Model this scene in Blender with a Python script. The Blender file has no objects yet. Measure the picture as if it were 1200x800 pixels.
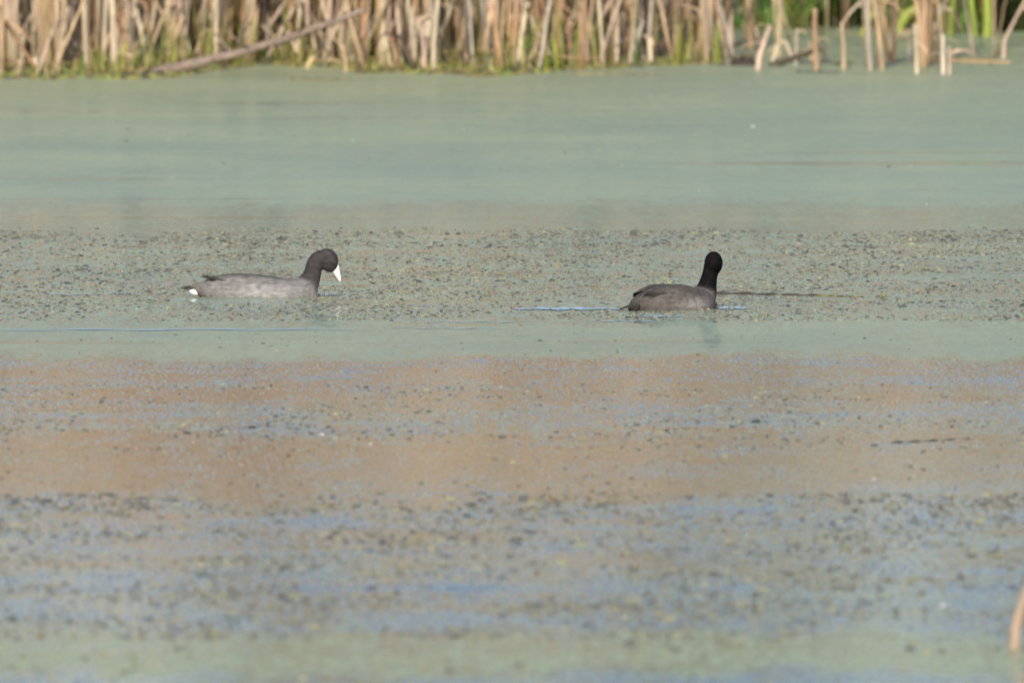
import bpy, bmesh, math, random
import numpy as np
from mathutils import Vector, Matrix

R = math.radians
random.seed(7)
rng = np.random.default_rng(7)
scene = bpy.context.scene
col = scene.collection

# ------------------------------------------------------------------ camera
CAM_H = 2.0            # metres above the pond
FPX = 32200.0          # focal length in pixels of a 1200 px wide frame
HOR = 632.0            # the horizon lies this many pixels above the frame
cam_d = bpy.data.cameras.new('camera')
cam = bpy.data.objects.new('camera', cam_d); col.objects.link(cam)
cam_d.sensor_width = 36.0
cam_d.lens = 36.0 * FPX / 1200.0
cam.location = (0, 0, CAM_H)
cam.rotation_euler = (R(90) - math.atan((400 + HOR) / FPX), 0, 0)
cam_d.clip_start = 0.5
cam_d.clip_end = 6000
cam_d.dof.use_dof = True
cam_d.dof.focus_distance = 65.6
cam_d.dof.aperture_fstop = cam_d.lens / 50.0
scene.camera = cam

# ------------------------------------------------------------------ sky and sun
SUN_EL, SUN_AZ = R(28), R(180 + 6)         # azimuth clockwise from +Y: behind the camera, to its left
world = bpy.data.worlds.new('World'); scene.world = world
world.use_nodes = True
wn = world.node_tree.nodes; wl = world.node_tree.links
sky = wn.new('ShaderNodeTexSky'); sky.sky_type = 'NISHITA'; sky.sun_disc = False
sky.sun_elevation = SUN_EL; sky.sun_rotation = SUN_AZ
sky.air_density = 1.0; sky.dust_density = 1.5; sky.ozone_density = 1.2
bg = wn['Background']; bg.inputs['Strength'].default_value = 0.145
wl.new(sky.outputs[0], bg.inputs['Color'])
sun_d = bpy.data.lights.new('sun', 'SUN'); sun_d.energy = 3.85; sun_d.angle = R(0.53)
sun_d.color = (1.0, 0.93, 0.82)
sun = bpy.data.objects.new('sun', sun_d); col.objects.link(sun)
sdir = Vector((math.sin(SUN_AZ) * math.cos(SUN_EL), math.cos(SUN_AZ) * math.cos(SUN_EL), math.sin(SUN_EL)))
sun.rotation_euler = sdir.to_track_quat('Z', 'Y').to_euler()
sun.location = sdir * 60
vs = scene.view_settings
vs.view_transform = 'Standard'; vs.look = 'None'; vs.gamma = 1.0; vs.exposure = 0.46
vs.use_curve_mapping = False

# ------------------------------------------------------------------ helpers
def dist(y):                       # row on the water -> metres from the camera
    return CAM_H * FPX / (y + HOR)
def P(x, y, z=0.0):                # a point on the water
    d = dist(y); return Vector(((x - 600) * d / FPX, d, z))
def Q(x, y, d):                    # a point at distance d
    return Vector(((x - 600) * d / FPX, d, CAM_H - (y + HOR) * d / FPX))
def px(d): return d / FPX          # metres per pixel at d

def tag(o, label=None, cat=None, group=None, kind=None):
    if label: o['label'] = label
    if cat: o['category'] = cat
    if group: o['group'] = group
    if kind: o['kind'] = kind
    return o
def empty(name, loc, rz=0.0):
    o = bpy.data.objects.new(name, None); col.objects.link(o)
    o.location = loc; o.rotation_euler = (0, 0, rz); o.empty_display_size = 0.05
    return o
def link_mesh(name, me, mat, parent=None):
    o = bpy.data.objects.new(name, me); col.objects.link(o)
    if mat is not None and not me.materials: me.materials.append(mat)
    if parent: o.parent = parent
    return o

class MB:
    """collects vertices, faces and one tint per vertex"""
    def __init__(s): s.v = []; s.f = []; s.c = []
    def add(s, verts, faces, tints):
        b = len(s.v); s.v += [tuple(p) for p in verts]
        s.f += [tuple(i + b for i in f) for f in faces]
        s.c += [tuple(t) for t in tints]
    def build(s, name, mat, parent=None, smooth=True, origin=None):
        me = bpy.data.meshes.new(name)
        v = s.v
        if origin is not None:
            v = [(a - origin[0], b - origin[1], c - origin[2]) for a, b, c in v]
        me.from_pydata(v, [], s.f)
        at = me.color_attributes.new('tint', 'FLOAT_COLOR', 'POINT')
        arr = np.ones((len(v), 4), dtype=np.float32)
        arr[:, :3] = np.array(s.c, dtype=np.float32).reshape(-1, 3)
        at.data.foreach_set('color', arr.ravel())
        if smooth: me.polygons.foreach_set('use_smooth', [True] * len(me.polygons))
        me.update()
        return link_mesh(name, me, mat, parent)

def frames(pts, side_hint):
    n = len(pts); out = []
    for i in range(n):
        t = (pts[min(i + 1, n - 1)] - pts[max(i - 1, 0)]).normalized()
        s = side_hint - t * side_hint.dot(t)
        if s.length < 1e-4: s = Vector((0, 1, 0)) - t * t.y
        s.normalize()
        out.append((t, s, t.cross(s)))
    return out

def blade(mb, pts, widths, thick, side, tints, fold=0.35):
    """flattened V-section leaf, closed: 6 points round, tapering to its tip"""
    fr = frames(pts, side); V = []; F = []; C = []
    for i, (p, (t, s, u)) in enumerate(zip(pts, fr)):
        w = widths[i] / 2; th = thick * min(1.0, widths[i] / max(widths) + .25)
        for a, b in ((-1, fold), (-.45, fold * .35), (.45, fold * .35), (1, fold)):
            V.append(p + s * (a * w) + u * (b * w))
        V.append(p + s * (.45 * w) + u * (fold * .35 * w - th))
        V.append(p + s * (-.45 * w) + u * (fold * .35 * w - th))
        C += [tints[i]] * 6
    for i in range(len(pts) - 1):
        for k in range(6):
            a = i * 6 + k; b = i * 6 + (k + 1) % 6
            F.append((a, b, b + 6, a + 6))
    n = len(pts) - 1
    F.append(tuple(range(5, -1, -1))); F.append(tuple(n * 6 + k for k in range(6)))
    mb.add(V, F, C)

def tube(mb, pts, radii, tints, sides=8, side=Vector((1, 0, 0)), flat=1.0, wob=0.0):
    fr = frames(pts, side); V = []; F = []; C = []
    for i, (p, (t, s, u)) in enumerate(zip(pts, fr)):
        for k in range(sides):
            a = 2 * math.pi * k / sides
            r = radii[i] * (1 + wob * (random.random() - .5))
            V.append(p + s * (math.cos(a) * r) + u * (math.sin(a) * r * flat)); C.append(tints[i])
    for i in range(len(pts) - 1):
        for k in range(sides):
            a = i * sides + k; b = i * sides + (k + 1) % sides
            F.append((a, b, b + sides, a + sides))
    n = len(pts) - 1
    F.append(tuple(range(sides - 1, -1, -1))); F.append(tuple(n * sides + k for k in range(sides)))
    mb.add(V, F, C)

def poly_interp(ctrl, n):
    """Catmull-Rom through control points"""
    c = [ctrl[0] * 2 - ctrl[1]] + list(ctrl) + [ctrl[-1] * 2 - ctrl[-2]]
    out = []; m = len(ctrl) - 1
    for i in range(n):
        f = i / (n - 1) * m; k = min(int(f), m - 1); t = f - k
        a, b, d, e = c[k], c[k + 1], c[k + 2], c[k + 3]
        out.append(.5 * ((2 * b) + (d - a) * t + (2 * a - 5 * b + 4 * d - e) * t * t + (3 * b - a - 3 * d + e) * t ** 3))
    return out
def jit(c, a=.12):
    k = 1 + random.uniform(-a, a); return tuple(max(.005, x * k * (1 + random.uniform(-a, a) * .35)) for x in c)
def mixc(a, b, t): return tuple(x * (1 - t) + y * t for x, y in zip(a, b))

# ------------------------------------------------------------------ materials
def new_mat(name):
    m = bpy.data.materials.new(name); m.use_nodes = True
    return m, m.node_tree.nodes, m.node_tree.links, m.node_tree.nodes['Principled BSDF']

def tint_mat(name, rough=.6, scale=(90, 90, 14), amp=.35, transl=0.0, bump=.3, spec=.3):
    """own colour from the piece's tint, with streaks along the blade and fine relief"""
    m, n, l, p = new_mat(name)
    at = n.new('ShaderNodeAttribute'); at.attribute_name = 'tint'
    tc = n.new('ShaderNodeTexCoord'); mp = n.new('ShaderNodeMapping'); mp.inputs['Scale'].default_value = scale
    l.new(tc.outputs['Object'], mp.inputs['Vector'])
    nz = n.new('ShaderNodeTexNoise'); nz.inputs['Scale'].default_value = 1.0; nz.inputs['Detail'].default_value = 5
    l.new(mp.outputs[0], nz.inputs['Vector'])
    mr = n.new('ShaderNodeMapRange'); mr.inputs['From Min'].default_value = .3; mr.inputs['From Max'].default_value = .7
    mr.inputs['To Min'].default_value = 1 - amp; mr.inputs['To Max'].default_value = 1 + amp
    l.new(nz.outputs['Fac'], mr.inputs['Value'])
    mx = n.new('ShaderNodeVectorMath'); mx.operation = 'MULTIPLY'
    cb = n.new('ShaderNodeCombineXYZ')
    for k in range(3): l.new(mr.outputs[0], cb.inputs[k])
    l.new(at.outputs['Color'], mx.inputs[0]); l.new(cb.outputs[0], mx.inputs[1])
    l.new(mx.outputs[0], p.inputs['Base Color'])
    p.inputs['Roughness'].default_value = rough; p.inputs['Specular IOR Level'].default_value = spec
    if bump:
        b = n.new('ShaderNodeBump'); b.inputs['Strength'].default_value = bump; b.inputs['Distance'].default_value = .004
        l.new(nz.outputs['Fac'], b.inputs['Height']); l.new(b.outputs[0], p.inputs['Normal'])
    if transl:
        t = n.new('ShaderNodeBsdfTranslucent'); l.new(mx.outputs[0], t.inputs['Color'])
        ms = n.new('ShaderNodeMixShader'); ms.inputs[0].default_value = transl
        l.new(p.outputs[0], ms.inputs[1]); l.new(t.outputs[0], ms.inputs[2])
        l.new(ms.outputs[0], n['Material Output'].inputs['Surface'])
    return m
M_LEAF = tint_mat('dry_leaf', .55, (110, 110, 9), .38, .18)
M_GREEN = tint_mat('green_leaf', .45, (80, 80, 10), .3, .3, spec=.4)
M_BARK = tint_mat('bark', .8, (60, 60, 60), .45, 0, .8, .2)
M_BITS = tint_mat('pondweed', .5, (200, 200, 200), .25, .1, .2, .4)
M_FEATHER = tint_mat('plumage', .8, (60, 110, 120), .34, 0, .35, .06)
M_BILL = tint_mat('bill_horn', .35, (120, 120, 120), .06, 0, .05, .5)
M_EYE = tint_mat('eye', .08, (10, 10, 10), .0, 0, 0, .6)

def ramp(n, l, src, lo, hi, stops):
    """value as a function of distance across the pond"""
    mr = n.new('ShaderNodeMapRange'); mr.inputs['From Min'].default_value = lo; mr.inputs['From Max'].default_value = hi
    l.new(src, mr.inputs['Value'])
    cr = n.new('ShaderNodeValToRGB'); e = cr.color_ramp.elements
    stops = [((d - lo) / (hi - lo), v) for d, v in stops]
    while len(e) < len(stops): e.new(1.0)
    for el, (pos, v) in zip(e, stops):
        el.position = min(max(pos, 0), 1); el.color = (v, v, v, 1)
    l.new(mr.outputs[0], cr.inputs['Fac'])
    return cr.outputs['Color']

def math_node(n, l, op, a, b=None, clamp=False):
    m = n.new('ShaderNodeMath'); m.operation = op; m.use_clamp = clamp
    for i, x in enumerate((a, b)):
        if x is None: continue
        if isinstance(x, (int, float)): m.inputs[i].default_value = x
        else: l.new(x, m.inputs[i])
    return m.outputs[0]

def make_water():
    m, n, l, p = new_mat('pond_water')
    geo = n.new('ShaderNodeNewGeometry'); sep = n.new('ShaderNodeSeparateXYZ')
    l.new(geo.outputs['Position'], sep.inputs[0])
    def noise(sx, sy, detail=3, rough=.55, off=0.0):
        mp = n.new('ShaderNodeMapping'); mp.inputs['Scale'].default_value = (sx, sy, 1); mp.inputs['Location'].default_value = (off, off * 1.7, 0)
        l.new(geo.outputs['Position'], mp.inputs['Vector'])
        z = n.new('ShaderNodeTexNoise'); z.noise_dimensions = '2D'
        z.inputs['Scale'].default_value = 1; z.inputs['Detail'].default_value = detail; z.inputs['Roughness'].default_value = rough
        l.new(mp.outputs[0], z.inputs['Vector']); return z.outputs['Fac']
    A = lambda a, b: math_node(n, l, 'ADD', a, b)
    S = lambda a, b: math_node(n, l, 'SUBTRACT', a, b)
    X = lambda a, b: math_node(n, l, 'MULTIPLY', a, b)
    # wandering edges of the bands of duckweed
    wob = A(X(S(noise(1.1, .12, 3, .5, 3), .5), 1.5), X(S(noise(8, .8, 5, .65, 9), .5), 2.0))
    D = A(sep.outputs['Y'], wob)
    cover = ramp(n, l, D, 43, 92, [(43, .2), (45.2, .08), (45.5, .66), (46.5, .54), (47.1, .05), (52.3, .05), (53.4, .02),
                 (56.0, .04), (56.6, .20), (58.4, .16), (58.9, .06), (61.2, .08), (61.7, .74), (63.6, .80), (64.2, .58),
                 (70.6, .62), (71.3, .60), (73.6, .68), (74.6, .93), (91, .95)])
    rip = ramp(n, l, D, 43, 92, [(43, .8), (45.2, .8), (45.6, .45), (46.6, .45), (47.1, .80), (50, .76), (52.5, .74), (53.4, .54),
                 (56.0, .52), (56.6, .70), (58.4, .66), (58.9, .60), (60.2, .64), (61.2, .74), (61.7, .25), (63.6, .25), (64.2, .6),
                 (70.8, .5), (71.3, .18), (74.0, .12), (74.6, .1), (91, .08)])
    mot = ramp(n, l, D, 43, 92, [(43, .9), (47.1, 1.0), (52.3, 1.0), (53.4, .75), (56.0, .75), (56.6, 1.0), (61.2, .8), (61.7, .3),
                 (63.6, .3), (64.2, 1.0), (70.8, .9), (71.3, .35), (74.0, .3), (74.6, .16), (91, .16)])
    rip = math_node(n, l, 'ADD', rip, X(A(X(S(noise(1.2, .9, 4, .6, 101), .5), .55), X(S(noise(1.7, 3.6, 5, .68, 113), .5), .8)), mot), True)
    # streaks and mottling of the film
    streak = A(X(S(noise(1.6, 1.5, 5, .62, 20), .5), .9), X(S(noise(26, 2.2, 4, .65, 31), .5), 1.5))
    fleck = X(S(noise(70, 5.5, 3, .7, 44), .5), 1.3)
    cv = math_node(n, l, 'ADD', cover, X(mot, A(streak, fleck)), True)
    # thin brown leads of open water in the far film
    lead = n.new('ShaderNodeMapRange'); l.new(noise(.35, 1.9, 4, .6, 57), lead.inputs['Value'])
    lead.inputs['From Min'].default_value = .63; lead.inputs['From Max'].default_value = .72
    cv = S(cv, X(lead.outputs[0], .35))
    cv = math_node(n, l, 'MAXIMUM', cv, 0.0, True)
    # duckweed colour
    cr = n.new('ShaderNodeValToRGB'); e = cr.color_ramp.elements
    e[0].position = .3; e[0].color = (.202, .248, .155, 1); e[1].position = .72; e[1].color = (.270, .308, .172, 1)
    l.new(A(noise(1.2, .5, 5, .6, 71), A(X(S(noise(190, 13, 3, .75, 73), .5), .55), X(S(noise(12, 3.2, 4, .7, 79), .5), .5))), cr.inputs['Fac'])
    # yellower scum drifted together in the nearest band
    yel = ramp(n, l, D, 43, 92, [(43, 0), (45.2, 0), (45.6, 1), (46.4, .9), (47.0, 0), (92, 0)])
    my = n.new('ShaderNodeMix'); my.data_type = 'RGBA'; l.new(X(yel, .75), my.inputs[0]); l.new(cr.outputs[0], my.inputs[6]); my.inputs[7].default_value = (.27, .285, .11, 1)
    # ripples: facets that tip towards and away, more of them where the wind gets at the water
    rn = noise(120, 9.5, 3, .66, 5); rl = noise(7, .9, 3, .55, 15)
    thr = S(.83, X(rip, .40))
    rv = math_node(n, l, 'MULTIPLY', S(A(rn, X(S(rl, .5), .25)), thr), 11.0, True)
    ny = X(A(X(rv, .135), A(X(rip, .004), X(noise(150, 12, 2, .5, 61), .012))), -1.0)
    nxx = X(S(noise(170, 16, 2, .5, 25), .5), .24)
    cn = n.new('ShaderNodeCombineXYZ'); l.new(nxx, cn.inputs[0]); l.new(ny, cn.inputs[1]); cn.inputs[2].default_value = 1.0
    vn = n.new('ShaderNodeVectorMath'); vn.operation = 'NORMALIZE'; l.new(cn.outputs[0], vn.inputs[0])
    # open water
    p.inputs['Base Color'].default_value = (.045, .036, .022, 1)
    p.inputs['Roughness'].default_value = .055; p.inputs['IOR'].default_value = 1.333
    l.new(vn.outputs[0], p.inputs['Normal'])
    # film of floating leaves
    f = n.new('ShaderNodeBsdfPrincipled')
    l.new(my.outputs[2], f.inputs['Base Color']); f.inputs['Roughness'].default_value = .46
    f.inputs['Specular IOR Level'].default_value = .35
    bf = n.new('ShaderNodeBump'); bf.inputs['Distance'].default_value = .004; bf.inputs['Strength'].default_value = .25
    l.new(noise(160, 14, 3, .7, 88), bf.inputs['Height']); l.new(bf.outputs[0], f.inputs['Normal'])
    ms = n.new('ShaderNodeMixShader'); l.new(cv, ms.inputs[0]); l.new(p.outputs[0], ms.inputs[1]); l.new(f.outputs[0], ms.inputs[2])
    l.new(ms.outputs[0], n['Material Output'].inputs['Surface'])
    return m

def make_clear_water():
    m, n, l, p = new_mat('clear_water')
    p.inputs['Base Color'].default_value = (.045, .036, .022, 1)
    p.inputs['Roughness'].default_value = .06; p.inputs['IOR'].default_value = 1.333
    return m

def make_ground():
    m, n, l, p = new_mat('mud_and_grass')
    tc = n.new('ShaderNodeTexCoord'); nz = n.new('ShaderNodeTexNoise'); nz.inputs['Scale'].default_value = 1.3; nz.inputs['Detail'].default_value = 8
    l.new(tc.outputs['Object'], nz.inputs['Vector'])
    cr = n.new('ShaderNodeValToRGB'); e = cr.color_ramp.elements
    e[0].position = .35; e[0].color = (.05, .045, .025, 1); e[1].position = .65; e[1].color = (.12, .13, .045, 1)
    l.new(nz.outputs['Fac'], cr.inputs['Fac']); l.new(cr.outputs[0], p.inputs['Base Color'])
    p.inputs['Roughness'].default_value = .9
    b = n.new('ShaderNodeBump'); b.inputs['Strength'].default_value = .6; b.inputs['Distance'].default_value = .05
    l.new(nz.outputs['Fac'], b.inputs['Height']); l.new(b.outputs[0], p.inputs['Normal'])
    return m
M_WATER = make_water(); M_CLEAR = make_clear_water(); M_GROUND = make_ground()

# ------------------------------------------------------------------ setting: ground and water
def make_terrain():
    xs = sorted(set(list(np.linspace(-120, 120, 61)) + [-3000, -1500, -700, -350, -200, 200, 350, 700, 1500, 3000]))
    ys = sorted(set(list(np.linspace(-40, 140, 91)) + [-3000, -1200, -500, -150, 180, 260, 400, 800, 1600, 3500]))
    V = []; F = []
    for y in ys:
        for x in xs:
            dout = max(abs(x) - 70, y - 99.0, -4.0 - y)       # metres beyond the pond's edge
            if dout <= 0: z = max(-.7, dout * .25 - .05)
            else: z = min(.5, dout * .12) + .08 * math.sin(x * .7) * min(1, dout) + .3 * math.sin(x * .013 + y * .011) * min(1, dout / 40)
            V.append((x, y, z - .02))
    nx = len(xs)
    for j in range(len(ys) - 1):
        for i in range(nx - 1):
            a = j * nx + i; F.append((a, a + 1, a + nx + 1, a + nx))
    me = bpy.data.meshes.new('ground'); me.from_pydata(V, [], F)
    me.polygons.foreach_set('use_smooth', [True] * len(me.polygons))
    tag(link_mesh('ground', me, M_GROUND), kind='structure')
make_terrain()
me = bpy.data.meshes.new('water')
me.from_pydata([(-80, -6, 0), (80, -6, 0), (80, 101, 0), (-80, 101, 0)], [], [(0, 1, 2, 3)])
water = tag(link_mesh('water', me, M_WATER), kind='structure')

def swell(x0, x1, y, hgt, depth, skew=0.0):
    """low wavelet pushed up by a swimming bird: part of the water"""
    a = P(x0, y); b = P(x1, y + skew); nL, nW = 40, 9; V = []; F = []
    for i in range(nL):
        t = i / (nL - 1); c = a.lerp(b, t); e = math.sin(math.pi * t) ** .6
        e *= .75 + .25 * math.sin(t * 37 + y); off = .03 * math.sin(t * 23 + y * 2)
        for j in range(nW):
            s = j / (nW - 1) * 2 - 1
            V.append((c.x, c.y + off + s * depth / 2 * max(.15, e), .0015 + hgt * e * (math.cos(s * math.pi) * .5 + .5)))
    for i in range(nL - 1):
        for j in range(nW - 1):
            k = i * nW + j; F.append((k, k + nW, k + nW + 1, k + 1))
    me = bpy.data.meshes.new('wavelet'); me.from_pydata(V, [], F)
    me.polygons.foreach_set('use_smooth', [True] * len(me.polygons))
    return link_mesh('wavelet', me, M_CLEAR, water)
swell(598, 735, 362.3, .0064, .19)
swell(836, 882, 361.5, .0064, .19)
swell(371, 396, 345.5, .0060, .18)
swell(128, 160, 344.5, .0034, .10)
swell(40, 130, 345.5, .0017, .05)
swell(-30, 440, 387.0, .0022, .06, -.6)
swell(440, 600, 384.5, .0010, .035, .8)
swell(745, 800, 371.0, .0034, .10)
swell(690, 780, 376.5, .0017, .05)
swell(480, 640, 377.5, .0010, .035)

# ------------------------------------------------------------------ palette of dead and living leaves
STRAW = (.56, .46, .33); TAN = (.48, .345, .22); RUST = (.42, .255, .145); GREY = (.40, .34, .28)
DARK = (.085, .06, .042); OLIVE = (.24, .25, .06); LIME = (.34, .38, .06); GREEN = (.11, .20, .045); PINK = (.53, .40, .31)

def front_d(X):
    """where the reed bed meets open water"""
    xp = X * FPX / 90 + 600
    d = float(np.interp(xp, [-400, 0, 170, 230, 300, 395, 430, 520, 600, 690, 850, 1000], [89.0, 89.2, 89.5, 90.3, 91.3, 91.0, 89.9, 90.0, 89.7, 90.5, 91.2, 90.6]))
    return d + .12 * math.sin(X * 13) + .1 * math.sin(X * 31 + 1)
def leaf_pts(base, height, lean, az, curve, n=9, kink=None):
    """a leaf rising from base; lean in metres at the top; kink = (height fraction, drop length) for a snapped leaf"""
    d = Vector((math.cos(az), math.sin(az), 0)); pts = []
    for i in range(n):
        t = i / (n - 1)
        pts.append(base + Vector((0, 0, height * t)) + d * (lean * t ** curve))
    if kink:
        k, drop = kink; top = base + Vector((0, 0, height * k)) + d * (lean * k ** curve)
        pts = [p for i, p in enumerate(pts) if i / (n - 1) < k] + [top]
        dd = (d * random.uniform(.2, .7) + Vector((random.uniform(-.3, .3), random.uniform(-.3, .3), -1))).normalized()
        for q in (.15, .5, 1.0): pts.append(top + dd * (drop * q) + Vector((0, 0, -.05 * drop * q * q)))
    return pts
def leaf_tints(n, c, green=0.0, gh=2):
    g = random.choice((OLIVE, LIME, OLIVE))
    out = []
    for i in range(n):
        cc = jit(c, .07)
        if i < gh: cc = mixc(cc, g, green * (1 - i / gh))
        out.append(cc)
    return out

def cattail(base, look, hgt=None, n_leaf=4, w=.02, group='dry cattails along the far shore', label='', green=None):
    """one dead cattail: a sheathed stalk and its long blades, some snapped over"""
    root = empty('cattail', base)
    h = hgt or random.uniform(1.7, 2.4)
    g = random.uniform(0, .55) if green is None else green
    o = Vector((0, 0, 0))
    n = 12
    lean = random.uniform(.02, .5); az = random.uniform(0, 6.28)
    hts = [0, .03, .07, .13, .22, .35, .5, .75, 1.0, 1.3, 1.6, h * .95]
    d = Vector((math.cos(az), math.sin(az), 0))
    pts = [Vector((0, 0, z - .08)) + d * (lean * (z / h) ** 1.4) for z in hts]
    mb = MB(); rad = [w * .62 * (1 - .72 * (z / h) ** .5) for z in hts]
    tn = []
    for z in hts:
        c = jit(look, .06)
        if z < .16: c = mixc(c, OLIVE, g * .8 * (1 - z / .16))
        tn.append(c)
    tube(mb, pts, rad, tn, 7, Vector((1, 0, 0)), .75, .12)
    mb.build('stalk', M_LEAF, root)
    for k in range(n_leaf):
        a = random.uniform(0, 6.28)
        b = o + Vector((math.cos(a), math.sin(a), 0)) * w * .45 + Vector((0, 0, -.06))
        hh = h * random.uniform(.55, 1.05); ln = random.uniform(.05, .5) * random.choice((1, 1, .5))
        kink = None
        if random.random() < .5: kink = (random.uniform(.05, .4), random.uniform(.1, .6))
        p = leaf_pts(b, hh, ln, a, random.uniform(1.2, 2.2), 11, kink)
        ww = w * random.uniform(.55, 1.1); m = len(p)
        wd = [ww * (1.0 - .25 * i / m) if i < m - 3 else ww * (.75 - .3 * (i - m + 3)) for i in range(m)]
        wd[-1] = ww * .08
        mb = MB()
        c = jit(look if random.random() < .6 else random.choice((STRAW, TAN, RUST, GREY, PINK)), .15)
        blade(mb, p, wd, .0016, Vector((-math.sin(a), math.cos(a), 0)) if random.random() < .5 else Vector((1, .2, 0)),
              leaf_tints(m, c, g, 2))
        mb.build('leaf', M_LEAF, root)
    return tag(root, label, 'cattail', group)

# zones between things one can find in the photo
LOOKS = [('pale straw', STRAW), ('tan', TAN), ('rusty brown', RUST), ('weathered grey', GREY), ('pinkish tan', PINK)]
def zone(x):
    if x < 175: return 'left of the slanting branch'
    if x < 430: return 'behind the slanting branch'
    if x < 685: return 'between the branch tip and the dark post'
    return 'right of the dark post'
ORD = ['first', 'second', 'third', 'fourth', 'fifth', 'sixth', 'seventh', 'eighth', 'ninth', 'tenth', 'eleventh', 'twelfth', 'thirteenth', 'fourteenth', 'fifteenth', 'sixteenth']
rs = random.Random(11)
plan = []
for i in range(150):
    x = -12 + 712 * (i + rs.uniform(-.35, .35)) / 125.0
    if x > 835: break
    row = rs.random()
    if 170 < x < 440: y = 78 - 16 * row ** 1.3
    elif x < 690: y = 83 - 21 * row ** 1.3
    else:
        if rs.random() < .25: continue
        y = 76 - 22 * row
    plan.append((x, y, rs.choices(range(5), (2.6, 3.2, 2.6, 1.8, 2.2))[0], rs.choice((3, 4, 4, 5)), rs.uniform(.009, .020)))
plan.sort()
seen = {}
for x, y, li, nl, w in plan:
    key = (zone(x), li); k = seen.get(key, 0); seen[key] = k + 1
    b = P(x, y); f = front_d(b.x) + rs.uniform(.05, .9)
    if b.y < f: b = b * (f / b.y)
    cattail(b, LOOKS[li][1], n_leaf=nl, w=w,
            label='%s %s cattail from the left %s' % (ORD[k], LOOKS[li][0], zone(x)))

# single stems that stand out (pixel outlines turned into points at the stem's own distance)
def stem(pts, wpx, look, label, name='dead_reed', cat='reed', flat=.7, tip=.5, mat=None, up=None, group=None, dlean=0.0, tube_it=True, top_look=None):
    d = dist(pts[0][1]); base = P(*pts[0])
    ctrl = [base + Vector((0, 0, -.06))] + [Q(x, y, d + dlean * i / len(pts)) for i, (x, y) in enumerate(pts)][1:]
    if up:                                                  # goes on above the frame
        a, b = ctrl[-2], ctrl[-1]; v = (b - a).normalized()
        ctrl.append(b + v * up * .5 + Vector((0, 0, .06))); ctrl.append(b + v * up + Vector((0, 0, .15)))
    pl = []
    for a, b in zip(ctrl[:-1], ctrl[1:]):
        for k in range(4): pl.append(a.lerp(b, k / 4))
    pl.append(ctrl[-1])
    n = len(pl); w = wpx * px(d) * (.84 if wpx < 12 and name == 'dead_reed' and d > 60 else 1)
    look = tuple(v * .9 for v in look)
    rad = [w * .5 * (1 - (1 - tip) * i / (n - 1)) * random.uniform(.92, 1.08) for i in range(n)]
    mb = MB(); top = top_look or look
    tn = [jit(mixc(look, top, i / (n - 1)), .07) for i in range(n)]
    if mat is None: tn[0] = tn[1] = jit(mixc(look, OLIVE, .5))
    pl = [p - base for p in pl]
    if tube_it: tube(mb, pl, rad, tn, 8, Vector((1, 0, 0)), flat, .14)
    else: blade(mb, pl, [r * 2 for r in rad], .002, Vector((1, .15, 0)), tn)
    o = mb.build(name, mat or M_LEAF)
    o.location = base
    if name == 'dead_reed' and d > 60:
        for k in range(2):                                  # peeling strips of the sheath
            i = random.randint(3, max(3, min(n - 2, 12))); q = pl[i]; sg = random.choice((-1, 1)); L = random.uniform(.03, .11)
            u = Vector((sg * random.uniform(.25, .9), random.uniform(-.5, .1), random.uniform(-.2, .9))).normalized()
            sp = [q, q + u * L * .4, q + u * L * .8 + Vector((sg * .004, 0, -.012)), q + u * L + Vector((sg * .012, 0, -.045))]
            ms = MB(); ww = w * random.uniform(.3, .6)
            blade(ms, sp, [ww, ww, ww * .8, ww * .15], .001, Vector((0, 1, .3)) if random.random() < .4 else Vector((.3, .2, 1)), [jit(mixc(look, TAN, .5), .2)] * 4)
            ms.build('torn_leaf', M_LEAF, o)
    return tag(o, label, cat, group)

stem([(694, 73), (693, 45), (692, 18), (695, 0)], 8.5, DARK, 'dark brown upright post among the pale reeds', 'dark_post', 'post', 1, .9, M_BARK, up=.5)
stem([(801, 62), (790, 40), (778, 16), (769, 0)], 7, STRAW, 'pale stem leaning left in the thin reeds', up=.9)
stem([(809, 62), (808.5, 30), (808, 0)], 6, RUST, 'thin brown upright stem just right of the leaning pale stem', up=1.2)
stem([(816, 60), (817, 30), (818, 0)], 8, (.42, .27, .16), 'broad rust coloured stem right of the thin brown stem', up=1.0)
stem([(836, 75), (839, 50), (840.5, 24)], 3, LIME, 'thin bright green shoot standing in the open duckweed', 'green_shoot', 'shoot', .6, .3, M_GREEN)
stem([(858, 60), (856, 30), (857, 0)], 8, PINK, 'pinkish upright stem right of the thin green shoot', up=1.1)
stem([(877, 45), (872, 30), (880, 10), (884, -4)], 6, TAN, 'tan crooked stem above the dark floating clump', up=.8)
stem([(886, 82), (890, 66), (897, 45), (903, 30)], 9, PINK, 'thick pale stump leaning right beside the dark floating clump', tip=.8)
stem([(900, 73), (909, 58), (918, 46), (923, 54), (930, 76)], 6, STRAW, 'pale stem snapped into an inverted V over the duckweed', tip=.9)
stem([(932, 77), (933, 55), (933.5, 34)], 5, GREY, 'short grey stub right behind the inverted V stem', tip=.8)
stem([(957, 83), (956, 60), (955, 35), (955, 10)], 7, (.36, .24, .14), 'brown upright stump with a torn top standing alone in duckweed', 'stump', 'stump', .8, .85)
stem([(952, 72), (951, 58), (948, 50)], 6, TAN, 'short tan stub touching the lone brown stump', tip=.8)
stem([(965.5, 72), (965, 50), (964, 32)], 3.5, DARK, 'thin dark twig standing just right of the brown stump', tip=.6, mat=M_BARK)
stem([(989, 81), (988.5, 52), (987, 28), (997, 14), (1012, -2)], 6, TAN, 'tan stem bent sharply to the right near its top', up=.7, top_look=GREY)
stem([(1021, 82), (1018, 50), (1017, 20), (1016, 0)], 7, GREY, 'grey upright stem, leftmost of the tangled clump', up=1.2)
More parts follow.
